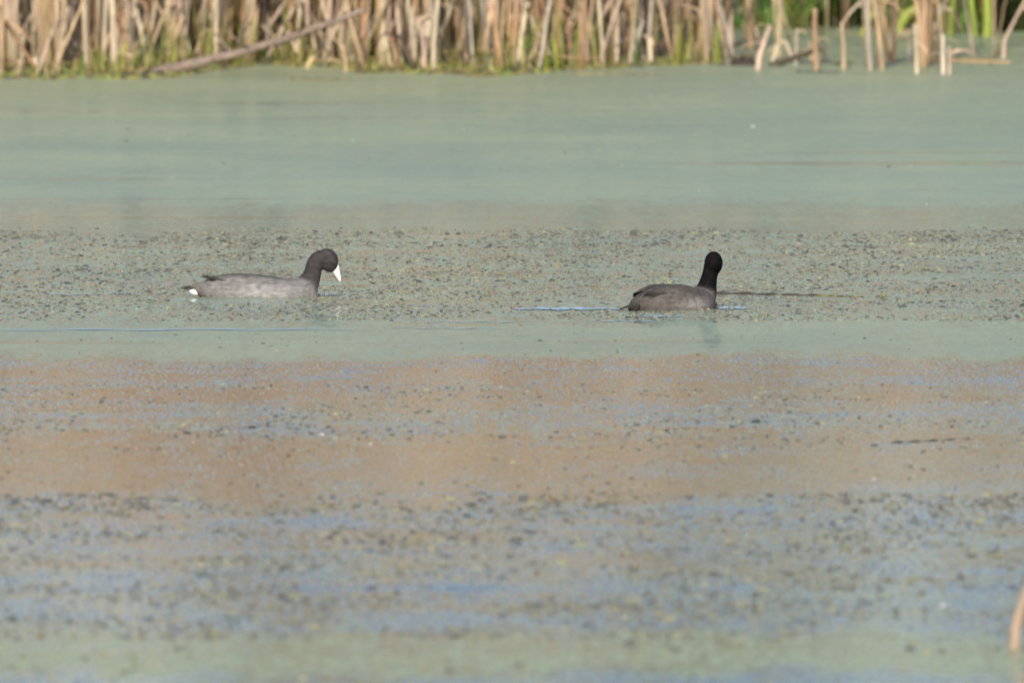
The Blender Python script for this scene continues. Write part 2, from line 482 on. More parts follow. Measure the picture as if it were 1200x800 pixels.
stem([(1036, 82), (1032, 55), (1029, 30), (1024, 0)], 6, TAN, 'tan stem in the middle of the tangled clump', up=1.0)
stem([(1050, 62), (1042, 45), (1034, 24), (1026, 4)], 7, STRAW, 'pale stem leaning left across the tangled clump', up=.9)
stem([(1044, 72), (1039, 50), (1037, 20), (1033, 0)], 6, RUST, 'reddish stem half hidden in the tangled clump', up=.8)
stem([(1074.5, 86), (1074, 58), (1073, 28)], 6.5, STRAW, 'pale broken stub at the left foot of the thick brown clump', tip=.85)
stem([(1080, 76), (1079, 50), (1076, 20), (1073, 0)], 7, TAN, 'broad tan stem at the left of the thick brown clump', up=1.2)
stem([(1086, 76), (1086, 50), (1085, 22), (1084, 0)], 7, RUST, 'rusty stem at the centre of the thick brown clump', up=1.2)
stem([(1093, 74), (1092, 50), (1090, 22), (1088, 0)], 6, (.47, .33, .2), 'light brown stem at the right of the thick brown clump', up=1.1)
stem([(1091, 60), (1093, 38), (1101, 18), (1109, 0)], 6, STRAW, 'pale straight stem leaning right out of the thick brown clump', up=.9)
stem([(1105.5, 87), (1105, 64), (1105, 41)], 6.5, (.62, .53, .42), 'whitish stub, taller of the two right of the brown clump', tip=.9)
stem([(1113, 87), (1112.5, 70), (1112, 55)], 5, PINK, 'small pinkish stub, shorter of the two right of the brown clump', tip=.8)
stem([(1144, 66), (1139, 50), (1134, 25), (1130, -2)], 4.5, GREY, 'thin grey stem leaning left near the right edge', up=.9)
stem([(1175, 69), (1177, 48), (1188, 26), (1201, 2)], 6, PINK, 'pinkish stem bent to the right, rightmost of the far stems', up=.7)
stem([(1162, 70), (1168, 64), (1173, 57)], 3, DARK, 'thin dark twig at the foot of the rightmost bent stem', tip=.5, mat=M_BARK)
stem([(1062, 70), (1066, 50), (1068, 28)], 4, GREY, 'thin grey stub between the tangled and the thick brown clump', tip=.6)
stem([(407, 84), (404, 68), (401, 52)], 7, TAN, 'short tan stub below the tip of the slanting branch', tip=.7)
stem([(355, 80), (362, 74), (369, 66)], 7, (.55, .40, .24), 'short orange tan stub under the slanting branch', tip=.8)
stem([(436, 84), (427, 60), (421, 40), (420, 8)], 5, DARK, 'thin dark stem under the tip of the slanting branch', tip=.7, mat=M_BARK)
stem([(508, 83), (508, 50), (511, 20), (513, 0)], 8.5, STRAW, 'tall pale straw stem, brightest of those right of the branch tip', up=1.4)
stem([(497, 82), (497, 60), (494, 35), (487, 18)], 7, PINK, 'pale stem bowed left beside the brightest straw stem', tip=.7)
stem([(134, 84), (133, 50), (132, 20), (131, 0)], 11, STRAW, 'thickest pale straw stem in the left half of the reeds', up=1.3)
stem([(82, 76), (81, 50), (79, 20), (78, 0)], 7, STRAW, 'slim pale upright stem left of the thickest straw stem', up=1.3)
stem([(191, 76), (185, 50), (178, 25), (174, 5)], 7, DARK, 'dark brown stem leaning left above the foot of the branch', tip=.8, mat=M_BARK, up=.3)
stem([(213, 68), (213, 45), (220, 22), (226, 0)], 8, PINK, 'pinkish stem forked behind the foot of the branch', up=1.0)
stem([(250, 55), (254, 35), (262, 16), (270, 0)], 8, (.62, .52, .38), 'cream coloured blade leaning right behind the branch', up=.6, tube_it=False)

cattail(P(1030, 80), TAN, n_leaf=7, w=.010, label='ragged thin leaved cattail inside the tangled clump', green=.3)
cattail(P(1083, 78), RUST, n_leaf=7, w=.011, label='ragged rusty cattail inside the thick brown clump', green=.1)
cattail(P(1090, 72), STRAW, n_leaf=5, w=.009, label='ragged pale cattail behind the thick brown clump', green=.1)
cattail(P(880, 58), TAN, n_leaf=5, w=.010, label='thin tan cattail behind the dark floating clump', green=.3)

cattail(P(1017, 78), GREY, n_leaf=6, w=.008, label='ragged grey cattail at the left edge of the tangled clump', green=.4)
cattail(P(1048, 72), PINK, n_leaf=5, w=.008, label='ragged pinkish cattail at the right edge of the tangled clump', green=.3)
cattail(P(1099, 72), TAN, n_leaf=5, w=.008, label='thin tan cattail between the brown clump and the whitish stub', green=.3)
cattail(P(912, 66), STRAW, n_leaf=4, w=.007, label='thin straw cattail behind the inverted V stem', green=.4)
cattail(P(1166, 62), TAN, n_leaf=4, w=.007, label='thin tan cattail left of the rightmost bent stem', green=.4)

# floating and fallen pieces
def fallen(a, b, wpx, look, label, name='floating_stick', cat='stick', za=.0, zb=.0, mat=None, sag=0.0, tip=.6, twigs=0, flat=.9):
    A_ = P(*a, z=za); B_ = P(*b, z=zb) if zb is not None else Q(b[0], b[1], dist(a[1]))
    if zb is None: B_ = Q(b[0], b[1], dist(a[1]) - .25)
    n = 14; d = dist(a[1]); w = wpx * px(d)
    pl = []
    for i in range(n):
        t = i / (n - 1); p = A_.lerp(B_, t)
        p += Vector((0, 0, -sag * math.sin(math.pi * t) + .0016 * math.sin(i * 2.1)))
        pl.append(p - A_)
    rad = [w * .5 * (1 - (1 - tip) * i / (n - 1)) * random.uniform(.9, 1.1) for i in range(n)]
    mb = MB(); tube(mb, pl, rad, [jit(look, .1) for _ in pl], 9, Vector((0, 0, 1)), flat, .14)
    for k in range(twigs):
        i = random.randint(3, n - 3); u = Vector((random.uniform(-1, 1), random.uniform(-.6, .6), random.uniform(.1, .9))).normalized()
        tube(mb, [pl[i], pl[i] + u * w * 1.6, pl[i] + u * w * 2.6 + Vector((0, 0, .01))], [w * .16, w * .1, w * .05], [jit(look)] * 3, 5)
    o = mb.build(name, mat or M_BARK); o.location = A_
    return tag(o, label, cat)

br = fallen((178, 86), (429, 11), 15, (.19, .145, .115), 'long bare grey brown branch slanting up out of the water across the reeds', 'fallen_branch', 'branch',
            za=.0, zb=None, tip=.36, sag=.018, twigs=5, flat=1.0)
fallen((903, 77), (968, 55), 9, (.10, .085, .06), 'dark broken stick tilted up behind the inverted V stem', zb=None, tip=.6)
fallen((936, 74), (998, 75), 7, (.05, .05, .045), 'dark stick floating flat just behind the lone brown stump', tip=.5)
fallen((934, 85), (983, 85.5), 5.5, (.06, .065, .05), 'dark thin stick floating in front of the lone brown stump', tip=.5)
fallen((1114, 72), (1184, 74), 7, (.50, .33, .17), 'orange tan reed floating right of the whitish stub', 'floating_reed', 'reed', tip=.6, mat=M_LEAF)
fallen((1050, 46), (1062, 47), 6, PINK, 'short pale reed piece lying behind the tangled clump', 'floating_reed', 'reed', za=.01, zb=.012, mat=M_LEAF)
fallen((342, 93), (412, 95), 5, (.16, .14, .07), 'thin olive stick floating in front of the slanting branch', tip=.5)
fallen((672, 87), (772, 88), 5.5, (.15, .13, .06), 'long olive brown stick floating in front of the dark post', tip=.5)
fallen((838, 344.5), (962, 347), 5.0, (.05, .042, .038), 'long thin dark stick floating on the water right of the black-headed coot', tip=.6, za=.001, zb=.001)
fallen((957, 347.0), (1012, 348.2), 3.2, (.11, .09, .04), 'thin olive tip piece floating at the right end of the long dark stick', tip=.4, za=.001, zb=.001)
fallen((1046, 519), (1137, 514), 3.2, (.07, .06, .06), 'thin dark twig floating alone on the brown water at right', tip=.4)
fallen((690, 587), (806, 590), 3, (.16, .13, .09), 'faint thin twig floating low in the blurred foreground', tip=.4)

# the dark clump and the yellow tuft
def clump(base, rx, ry, hz, look, name, label, cat, seed, mat, spikes=26):
    rr = random.Random(seed); mb = MB(); V = []; F = []; C = []; nu, nv = 20, 7
    for j in range(nv):
        t = j / (nv - 1)
        for i in range(nu):
            a = 2 * math.pi * i / nu; r = math.cos(t * math.pi / 2) * (1 + rr.uniform(-.16, .16)) + .02
            V.append((math.cos(a) * rx * r, math.sin(a) * ry * r, hz * math.sin(t * math.pi / 2) * rr.uniform(.75, 1.15) - .004)); C.append(jit(look, .2))
    for j in range(nv - 1):
        for i in range(nu):
            a = j * nu + i; b = j * nu + (i + 1) % nu; F.append((a, b, b + nu, a + nu))
    F.append(tuple((nv - 1) * nu + i for i in range(nu)))
    mb.add(V, F, C)
    for k in range(spikes):
        a = rr.uniform(0, 6.28); q = rr.uniform(.2, .95); p = Vector((math.cos(a) * rx * q, math.sin(a) * ry * q, hz * .5))
        u = Vector((rr.uniform(-1, 1), rr.uniform(-.5, .5), rr.uniform(.2, 1))).normalized() * hz * rr.uniform(.5, 1.3)
        blade(mb, [p, p + u * .5, p + u], [.004, .003, .0006], .0008, Vector((1, 0, 0)), [jit(look, .3)] * 3)
    o = mb.build(name, mat); o.location = base
    return tag(o, label, cat)
clump(P(871, 76), .042, .16, .032, (.075, .055, .04), 'floating_clump', 'dark brown rotting clump floating beside the leaning pale stump', 'clump', 3, M_BARK)
clump(P(843, 64), .011, .05, .012, (.03, .035, .04), 'floating_clump', 'tiny dark blob floating next to the thin green shoot', 'clump', 4, M_BARK, 8)
clump(P(1034, 348), .014, .08, .005, (.20, .20, .07), 'weed_tuft', 'yellow green weed tuft beyond the tip of the long dark stick', 'weed', 5, M_BITS, 30)

# near reed stem at the lower right corner
stem([(1187, 761), (1191, 735), (1200, 703), (1212, 672), (1226, 650)], 14, (.34, .255, .185), 'blurred tan reed stem rising from the water at the lower right corner', tip=.7)

# ------------------------------------------------------------------ green plants beyond the channel
def sedge(base, n, hgt, spread, look, label, wl=.012, lean=1.0, seed=0):
    n = n * 2; hgt *= .55
    rr = random.Random(seed); root = empty('sedge_clump', base); mb = MB()
    for k in range(n):
        a = rr.uniform(0, 6.28); q = spread * math.sqrt(rr.random()); b = Vector((math.cos(a) * q, math.sin(a) * q * .6, -.03))
        h = hgt * rr.uniform(.4, 1.1); aa = rr.uniform(0, 6.28)
        p = leaf_pts(b, h, rr.uniform(.1, 1.0) * lean * h, aa, 1.8, 7)
        w = wl * rr.uniform(.5, 1.3); c = tuple(v * rr.uniform(.55, 1.4) for v in (look if rr.random() < .8 else OLIVE))
        blade(mb, p, [w, w, w * .95, w * .85, w * .65, w * .4, w * .05], .001, Vector((-math.sin(aa), math.cos(aa), 0)), [jit(c, .08)] * 7)
    mb.build('leaves', M_GREEN, root)
    return tag(root, label, 'sedge', 'green sedge clumps beyond the channel')
sedge(P(905, 33), 150, .9, .13, (.20, .30, .09), 'green sedge clump beyond the channel, behind the inverted V stem', seed=1)
sedge(P(940, 26), 150, .8, .14, (.22, .33, .10), 'green sedge clump beyond the channel, behind the lone brown stump', seed=2)
sedge(P(985, 29), 140, .9, .13, (.15, .25, .07), 'green sedge clump beyond the channel, left of the tangled reed clump', seed=3)
sedge(P(1030, 30), 130, 1.0, .12, (.11, .18, .05), 'dark green sedge clump directly behind the tangled reed clump', seed=4)
sedge(P(1075, 34), 130, 1.0, .12, (.17, .25, .06), 'green sedge clump directly behind the thick brown clump', seed=5)
sedge(P(1120, 38), 130, .9, .11, (.22, .28, .07), 'olive green sedge clump beyond the channel, behind the two stubs', seed=6)
sedge(P(1188, 36), 90, .9, .08, (.055, .09, .028), 'darkest green sedge clump beyond the channel at the right edge', seed=7)

def big_leaf(pts, wpx, look, label):
    return stem(pts, wpx, look, label, 'green_reed', 'reed', tip=.75, mat=M_GREEN, tube_it=False, up=.5)
big_leaf([(1001, 41), (1018, 24), (1040, -2)], 8, (.42, .44, .10), 'slim yellow green leaf slanting up right behind the tangled clump')
big_leaf([(1038, 38), (1062, 19), (1098, -3)], 15, (.42, .50, .09), 'broad bright lime leaf slanting up right, largest of the green leaves')
big_leaf([(1157, 43), (1158, 20), (1157, -2)], 13, (.38, .46, .08), 'broad upright lime leaf near the right edge')
big_leaf([(1145, 42), (1141, 20), (1138, -2)], 9, (.32, .42, .07), 'slimmer upright lime leaf left of the broad upright one')
big_leaf([(1113, 42), (1115, 20), (1118, -2)], 7, (.28, .36, .06), 'upright olive leaf behind the pale stem leaning right')

# ------------------------------------------------------------------ the reed bed behind: a mass nobody could count
def reed_mass():
    mb = MB(); rr = random.Random(21)
    def one(x, y):
        b = Vector((x, y, -.05)); h = rr.uniform(2.1, 3.3); a = rr.uniform(0, 6.28)
        if .34 < x < .8 and y < 97: h *= .5
        kink = (rr.uniform(.03, .4), rr.uniform(.15, .8)) if rr.random() < .33 else None
        p = leaf_pts(b, h, rr.uniform(.05, .55), a, rr.uniform(1.1, 2.2), 7, kink); m = len(p)
        w = rr.uniform(.010, .024); wd = [w * (1 - .3 * i / m) for i in range(m)]; wd[-1] = w * .1
        c = rr.choices((STRAW, TAN, RUST, GREY, PINK, (.25, .17, .1), OLIVE, GREEN), (2.2, 3.2, 3.2, 1.8, 1.4, 1.6, .5, .3))[0]
        k = rr.uniform(.7, 1.15); c = tuple(v * k for v in c)
        blade(mb, p, wd, .0014, Vector((math.cos(a + 1.3), math.sin(a + 1.3), 0)), leaf_tints(m, c, rr.random() * .6, 1))
    for k in range(7000):
        x = rr.uniform(-6.5, 6.5); y = rr.uniform(90.6, 98.8)
        if x > .34: 
            lim = 92.2 if x < .72 else 96.8
            if y < lim + rr.uniform(-.3, .5): continue
            if x < .72 and rr.random() < .55: continue
        if y < front_d(x) + .5: continue
        one(x, y)
    for k in range(700):                                   # off the frame's sides the front row goes on
        x = rr.choice((-1, 1)) * rr.uniform(2.0, 6.5); one(x, rr.uniform(89.6, 92))
    for k in range(2600):                                  # further back, and beyond the channel
        one(rr.uniform(.2, 7) if k < 1800 else rr.uniform(-7, .2), rr.uniform(97.6, 103))
    for k in range(3600):                                  # the bed goes on to both sides of the frame
        one(rr.choice((-1, 1)) * rr.uniform(6.2, 16), 89.8 + 5 * rr.random() ** 1.3)
    for k in range(420):                                   # short broken leaves at all angles
        x = rr.uniform(-3.0, .75); y = front_d(x) + 2.3 * rr.random(); tl = rr.gauss(0, .24); L = rr.uniform(.06, .4)
        if x > .34 and rr.random() < .5: continue
        u = Vector((math.sin(tl), rr.uniform(-.3, .3), math.cos(tl))); b = Vector((x, y, rr.choice((0, 0, rr.uniform(0, .25))) - .02))
        v = Vector((rr.uniform(-.5, .5), rr.uniform(-.3, .3), -.5)) * (L * rr.choice((0, .3, .9)))
        p = [b, b + u * L * .35, b + u * L * .7, b + u * L + v * .5, b + u * L + v]; w = rr.uniform(.008, .02)
        c = rr.choices((STRAW, TAN, RUST, GREY, PINK, DARK), (3, 3, 2, 1.5, 2.5, .6))[0]; kk = rr.uniform(.8, 1.15)
        blade(mb, p, [w, w, w * .9, w * .8, w * .3], .0014, Vector((math.cos(tl), .3, -math.sin(tl))), [tuple(q * kk for q in c)] * 5)
    tag(mb.build('reed_bed', M_LEAF), 'dense mass of dry brown reeds behind the far shore', 'reeds', kind='stuff')
    # dead leaves lying in the water between the stems
    mb = MB()
    for k in range(420):
        x = rr.uniform(-5, .75); y = front_d(x) + .2 + 5 * rr.random() ** 1.6; a = rr.uniform(0, 6.28); L = rr.uniform(.08, .45)
        z = rr.uniform(.004, .05); u = Vector((math.cos(a), math.sin(a), rr.uniform(-.1, .12)))
        b = Vector((x, y, z)); p = [b + u * (L * q) for q in (-.5, -.2, .2, .5)]; w = rr.uniform(.008, .02)
        c = rr.choices((TAN, RUST, DARK, OLIVE), (1, 2, 2, 3))[0]
        blade(mb, p, [w, w, w, w * .3], .001, Vector((-math.sin(a), math.cos(a), .3)), [jit(c, .2)] * 4)
    tag(mb.build('leaf_litter', M_LEAF), 'dead brown leaves lying in the water among the reeds', 'leaf litter', kind='stuff')
reed_mass()

def sprouts():
    mb = MB(); rr = random.Random(31)
    for k in range(4000):
        x = rr.uniform(-3.2, .72); t = rr.random() ** 1.4
        if x > .28 and rr.random() < .62: continue
        if rr.random() > .35 + .65 * (math.sin(x * 9.1) * math.sin(x * 3.7 + 1) > -.1): continue
        y = front_d(x) + 2.6 * t
        h = rr.uniform(.02, 1.0) ** 1.6 * .25 * (.65 + .35 * math.sin(x * 5.3)) + .015
        b = Vector((x, y, -.01)); a = rr.uniform(0, 6.28); p = leaf_pts(b, h, h * rr.uniform(0, .5), a, 1.6, 5)
        c = rr.choices((LIME, OLIVE, GREEN, (.40, .36, .12), TAN), (2.0, 2.4, 1.0, 3, 2))[0]; k2 = rr.uniform(.6, 1.15)
        w = rr.uniform(.005, .014)
        blade(mb, p, [w, w, w * .85, w * .6, w * .1], .0008, Vector((-math.sin(a), math.cos(a), 0)), [tuple(v * k2 for v in c)] * 5)
    tag(mb.build('green_sprouts', M_GREEN), 'young yellow green shoots along the foot of the reeds', 'shoots', kind='stuff')
    mb = MB()                                              # mats of algae and crumbs at the water's edge
    for k in range(5200):
        x = rr.uniform(-3.2, 1.7); e = front_d(x) - .35 + .3 * math.sin(x * 4.1) * math.sin(x * 1.7 + .5)
        if x > .7: e += rr.choice((.0, .6, 1.5)); 
        if x > .7 and rr.random() < .84: continue
        y = e + 1.7 * rr.random() ** 1.5 ; s = rr.uniform(.006, .02) * (.6 if x > .7 else 1)
        c = rr.choices(((.30, .31, .07), OLIVE, (.10, .10, .04), (.06, .05, .035), (.20, .15, .07)), (3, 3, 2, 1.4, 1.2))[0]
        c = tuple(v * rr.uniform(.7, 1.2) for v in c)
        V = []; 
        for (a, b, z) in ((-1, -1.4, -.1), (1, -1.2, -.1), (1.1, 1.6, -.1), (-.9, 1.5, -.1), (0, 0, .75)):
            V.append((x + a * s * rr.uniform(.7, 1.3), y + b * s * 2, z * s * rr.uniform(.4, 1.2)))
        mb.add(V, [(0, 1, 4), (1, 2, 4), (2, 3, 4), (3, 0, 4)], [c] * 5)
    tag(mb.build('shore_algae', M_BITS), 'yellow green algae and rotting crumbs along the water edge', 'algae', kind='stuff')
sprouts()

# grass beyond the channel and on the bank
def bank_grass():
    mb = MB(); rr = random.Random(41)
    for k in range(2600):
        x = rr.uniform(.5, 6.5); y = rr.uniform(97.0, 100.5)
        h = rr.uniform(.3, 1.1); a = rr.uniform(0, 6.28); b = Vector((x, y, -.03)); p = leaf_pts(b, h, h * rr.uniform(.1, .5), a, 1.8, 5)
        c = rr.choices((GREEN, (.06, .11, .03), OLIVE, TAN), (4, 4, 2, 1))[0]; w = rr.uniform(.008, .018); k2 = rr.uniform(.6, 1.2)
        blade(mb, p, [w, w, w * .85, w * .6, w * .1], .001, Vector((-math.sin(a), math.cos(a), 0)), [tuple(v * k2 for v in c)] * 5)
    tag(mb.build('bank_grass', M_GREEN), 'dark green grass on the bank beyond the channel', 'grass', kind='stuff')
bank_grass()

# willows added behind the bank, unseen, so the near water mirrors something darker than sky
def added_willow_belt():
    mb = MB(); rr = random.Random(51)
    for k in range(26):
        x = -26 + 2.05 * k + rr.uniform(-.7, .7); y = rr.uniform(109, 122); h = rr.uniform(6.2, 8.0); b = Vector((x, y, .2))
        tp = b + Vector((rr.uniform(-.5, .5), rr.uniform(-.5, .5), h * .75)); mid = b.lerp(tp, .5) + Vector((rr.uniform(-.2, .2), 0, 0))
        tube(mb, [b, mid, tp], [.14, .09, .03], [(.10, .08, .06)] * 3, 6)
        for j in range(9):
            q = b.lerp(tp, rr.uniform(.25, .95)); a = rr.uniform(0, 6.28); L = rr.uniform(.8, 1.9)
            e = q + Vector((math.cos(a) * L, math.sin(a) * L, rr.uniform(.2, 1.0))); tube(mb, [q, q.lerp(e, .5) + Vector((0, 0, .1)), e], [.045, .03, .01], [(.10, .08, .06)] * 3, 5)
        look = rr.choice(((.20, .15, .08), (.15, .13, .06), (.24, .17, .09)))
        lobes = []
        for j in range(34):
            a = rr.uniform(0, 6.28); t = rr.uniform(.04, 1.0); r = 2.1 * math.sqrt(rr.random()) * math.sin(math.pi * min(1, .25 + .72 * t)) ** .6
            lobes.append((Vector((x + math.cos(a) * r, y + math.sin(a) * r, .2 + h * t)), rr.uniform(.45, .95), rr.uniform(.65, 1.25)))
        for j in range(2300):
            c, r, kk = rr.choice(lobes); g = Vector((rr.gauss(0, 1), rr.gauss(0, 1), rr.gauss(0, .8))).normalized() * (r * rr.random() ** .4)
            p = c + g; s_ = rr.uniform(.06, .17); kk *= rr.uniform(.8, 1.2)
            u = Vector((rr.uniform(-1, 1), rr.uniform(-1, 1), rr.uniform(-1, .3))).normalized(); v = u.cross(Vector((rr.uniform(-1, 1), rr.uniform(-1, 1), 1))).normalized()
            mb.add([p, p + u * s_ + v * s_ * .5, p + u * s_ * 2.1, p + u * s_ - v * s_ * .5], [(0, 1, 2, 3)], [tuple(q * kk for q in look)] * 4)
    tag(mb.build('added_willow_belt', M_LEAF, smooth=False), 'belt of brown autumn willows far behind the reeds', 'trees', kind='stuff')
added_willow_belt()

# ------------------------------------------------------------------ crumbs of weed breaking the surface
def pondweed():
    rr = np.random.default_rng(5)
    mb = MB()
    def bit(x, y, s, c, kind):
        w = s * rr.uniform(1.0, 2.4)
        if kind == 0:                                      # low crumb
            V = [(x - w, y - s * 2, -.001), (x + w, y - s * 1.6, -.001), (x + w * .8, y + s * 2, -.001), (x - w * .9, y + s * 1.8, -.001),
                 (x - w * .45, y + s * .2, s * rr.uniform(.4, .9)), (x + w * .5, y, s * rr.uniform(.4, .9))]
            mb.add(V, [(0, 1, 5, 4), (1, 2, 5), (2, 3, 4, 5), (3, 0, 4)], [c] * 6)
        else:                                              # leaf tip curling up
            a = rr.uniform(0, 6.28); ux, uy = math.cos(a) * w, math.sin(a) * s
            V = [(x, y, -.001), (x + ux - uy * .4, y + uy + ux * .4, s * .3), (x + ux * 1.9, y + uy * 1.9, s * rr.uniform(.5, 1.2)), (x + ux + uy * .4, y + uy - ux * .4, s * .25), (x + ux, y + uy, -.001)]
            mb.add(V, [(0, 1, 2, 3), (0, 4, 1), (1, 4, 2), (2, 4, 3), (3, 4, 0)], [c] * 5)
    cols = [(.10, .096, .078), (.055, .055, .055), (.185, .17, .115), (.235, .225, .11), (.31, .29, .13), (.20, .20, .165), (.66, .64, .58)]
    def fill(y0, y1, n, probs, smin, smax, x0=-420, x1=1620, clus=.0, xfade=None):
        d0, d1 = dist(y1), dist(y0)
        k = 0
        while k < n:
            d = rr.uniform(d0, d1); xw = rr.uniform((x0 - 600) * d / FPX, (x1 - 600) * d / FPX)
            q = math.sin(xw * 5.1 + d * 1.9) * math.sin(xw * 2.3 - d * 2.7 + 1.3) + .6 * math.sin(xw * 17 + d * 5.3) * math.sin(d * 7.7 + xw * 3)
            if rr.random() < clus * (.5 - .6 * q): k += .34; continue
            c = cols[rr.choice(len(cols), p=probs)]; kk = rr.uniform(.7, 1.3)
            s = smin + (smax - smin) * rr.random() ** 3
            bit(xw, d, s, tuple(v * kk for v in c), 0 if rr.random() < .5 else 1); k += 1
    fill(270, 376, 56000, [.32, .11, .32, .11, .01, .13, .0], .0013, .0045, clus=.8)
    fill(270, 376, 1500, [.34, .20, .30, .14, .01, .01, .0], .003, .0065, clus=1.0)
    fill(267, 290, 2600, [.45, .3, .14, .05, .02, .039, .001], .0018, .0055, clus=.9)
    fill(374, 466, 1500, [.35, .2, .24, .1, .02, .09, .0], .0013, .0035, clus=.9)
    fill(450, 530, 6500, [.28, .12, .34, .10, .02, .14, .0], .0014, .0045, clus=1.0)
    fill(492, 516, 450, [.40, .36, .14, .04, .02, .035, .005], .003, .0065, clus=1.1)
    fill(530, 580, 900, [.34, .2, .22, .08, .02, .14, .0], .0015, .0045, clus=1.0)
    fill(578, 600, 380, [.40, .36, .14, .04, .02, .04, .0], .003, .0065, clus=1.1)
    fill(578, 750, 19000, [.36, .02, .48, .11, .005, .025, .0], .0016, .0068, clus=.9)
    fill(745, 830, 1200, [.1, .05, .4, .28, .08, .09, .0], .002, .0075, clus=.9)
    fill(96, 266, 260, [.3, .2, .2, .1, .05, .05, .1], .002, .005, clus=.9)
    tag(mb.build('floating_pondweed', M_BITS, smooth=False), 'countless crumbs of pondweed breaking the pond surface', 'pondweed', kind='stuff')
pondweed()

# a few bright flecks one can find one by one
def fleck(x, y, s, label):
    mb = MB(); rr = random.Random(int(x)); V = []; n = 7
    for i in range(n):
        a = 6.283 * i / n; r = s * rr.uniform(.7, 1.2); V.append((math.cos(a) * r, math.sin(a) * r * 2, .0005))
    V.append((0, 0, s * .9)); V.append((s * .5, s * .4, s * .7))
    F = [(i, (i + 1) % n, n) for i in range(n)] + [(0, 1, n + 1), (1, n, n + 1), (n, 0, n + 1)]
    mb.add(V, F, [(.50, .48, .44)] * len(V))
    o = mb.build('white_fleck', M_BITS); o.location = P(x, y)
    tag(o, label, 'fleck', 'white flecks floating on the pond')
fleck(543, 152, .005, 'tiny white fleck on the smooth green film below the brightest straw stem')
fleck(882, 149, .009, 'whitish fleck on the smooth green film below the dark floating clump')
fleck(815, 158, .004, 'tiny white fleck left of the whitish one on the smooth green film')
fleck(819, 224, .004, 'tiny white fleck on the green film above the black-headed coot')
fleck(434, 521, .005, 'small white fleck on the brown water below the grey coot')
fleck(1024, 562, .005, 'small pale fleck below the lone twig at right')
fleck(1067, 641, .006, 'pale fleck in the blurred grey foreground at right')
fleck(1105, 711, .010, 'largest blurred white fleck near the lower right corner')

# ------------------------------------------------------------------ coots
def ring_body(scale_z=1.0, drop=0.0):
    # X, top, bottom, half width
    st = [(-.166, .0265, .015, .008), (-.152, .031, .008, .018), (-.125, .040, -.012, .036), (-.09, .049, -.034, .053), (-.05, .0535, -.05, .064),
          (-.01, .053, -.056, .067), (.03, .049, -.058, .065), (.06, .0445, -.054, .059), (.09, .041, -.045, .050), (.115, .037, -.034, .039), (.132, .028, -.022, .025), (.141, .014, -.008, .010)]
    st = [(x, t - drop * max(0, min(1, (-.03 - x) / .12)), b - drop * max(0, min(1, (-.09 - x) / .07)), w) for x, t, b, w in st]
    return [(x, t * scale_z, b, w) for x, t, b, w in st]
def body_at(st, X):
    for a, b in zip(st[:-1], st[1:]):
        if a[0] <= X <= b[0]:
            t = (X - a[0]) / (b[0] - a[0]); return [p * (1 - t) + q * t for p, q in zip(a, b)]
    return list(st[0] if X < st[0][0] else st[-1])
def body_pt(st, X, ang, off=0.0):
    """point on the body's cross-section; ang from straight up towards the side"""
    _, t, b, w = body_at(st, X); zc = t * .35 + b * .65 if False else (t + b) / 2 + (t - b) * .0
    ca, sa = math.cos(ang), math.sin(ang); e = .88
    y = math.copysign(abs(sa) ** e, sa) * (w + off); z = zc + math.copysign(abs(ca) ** e, ca) * ((t - b) / 2 + off)
    return Vector((X, y, z))

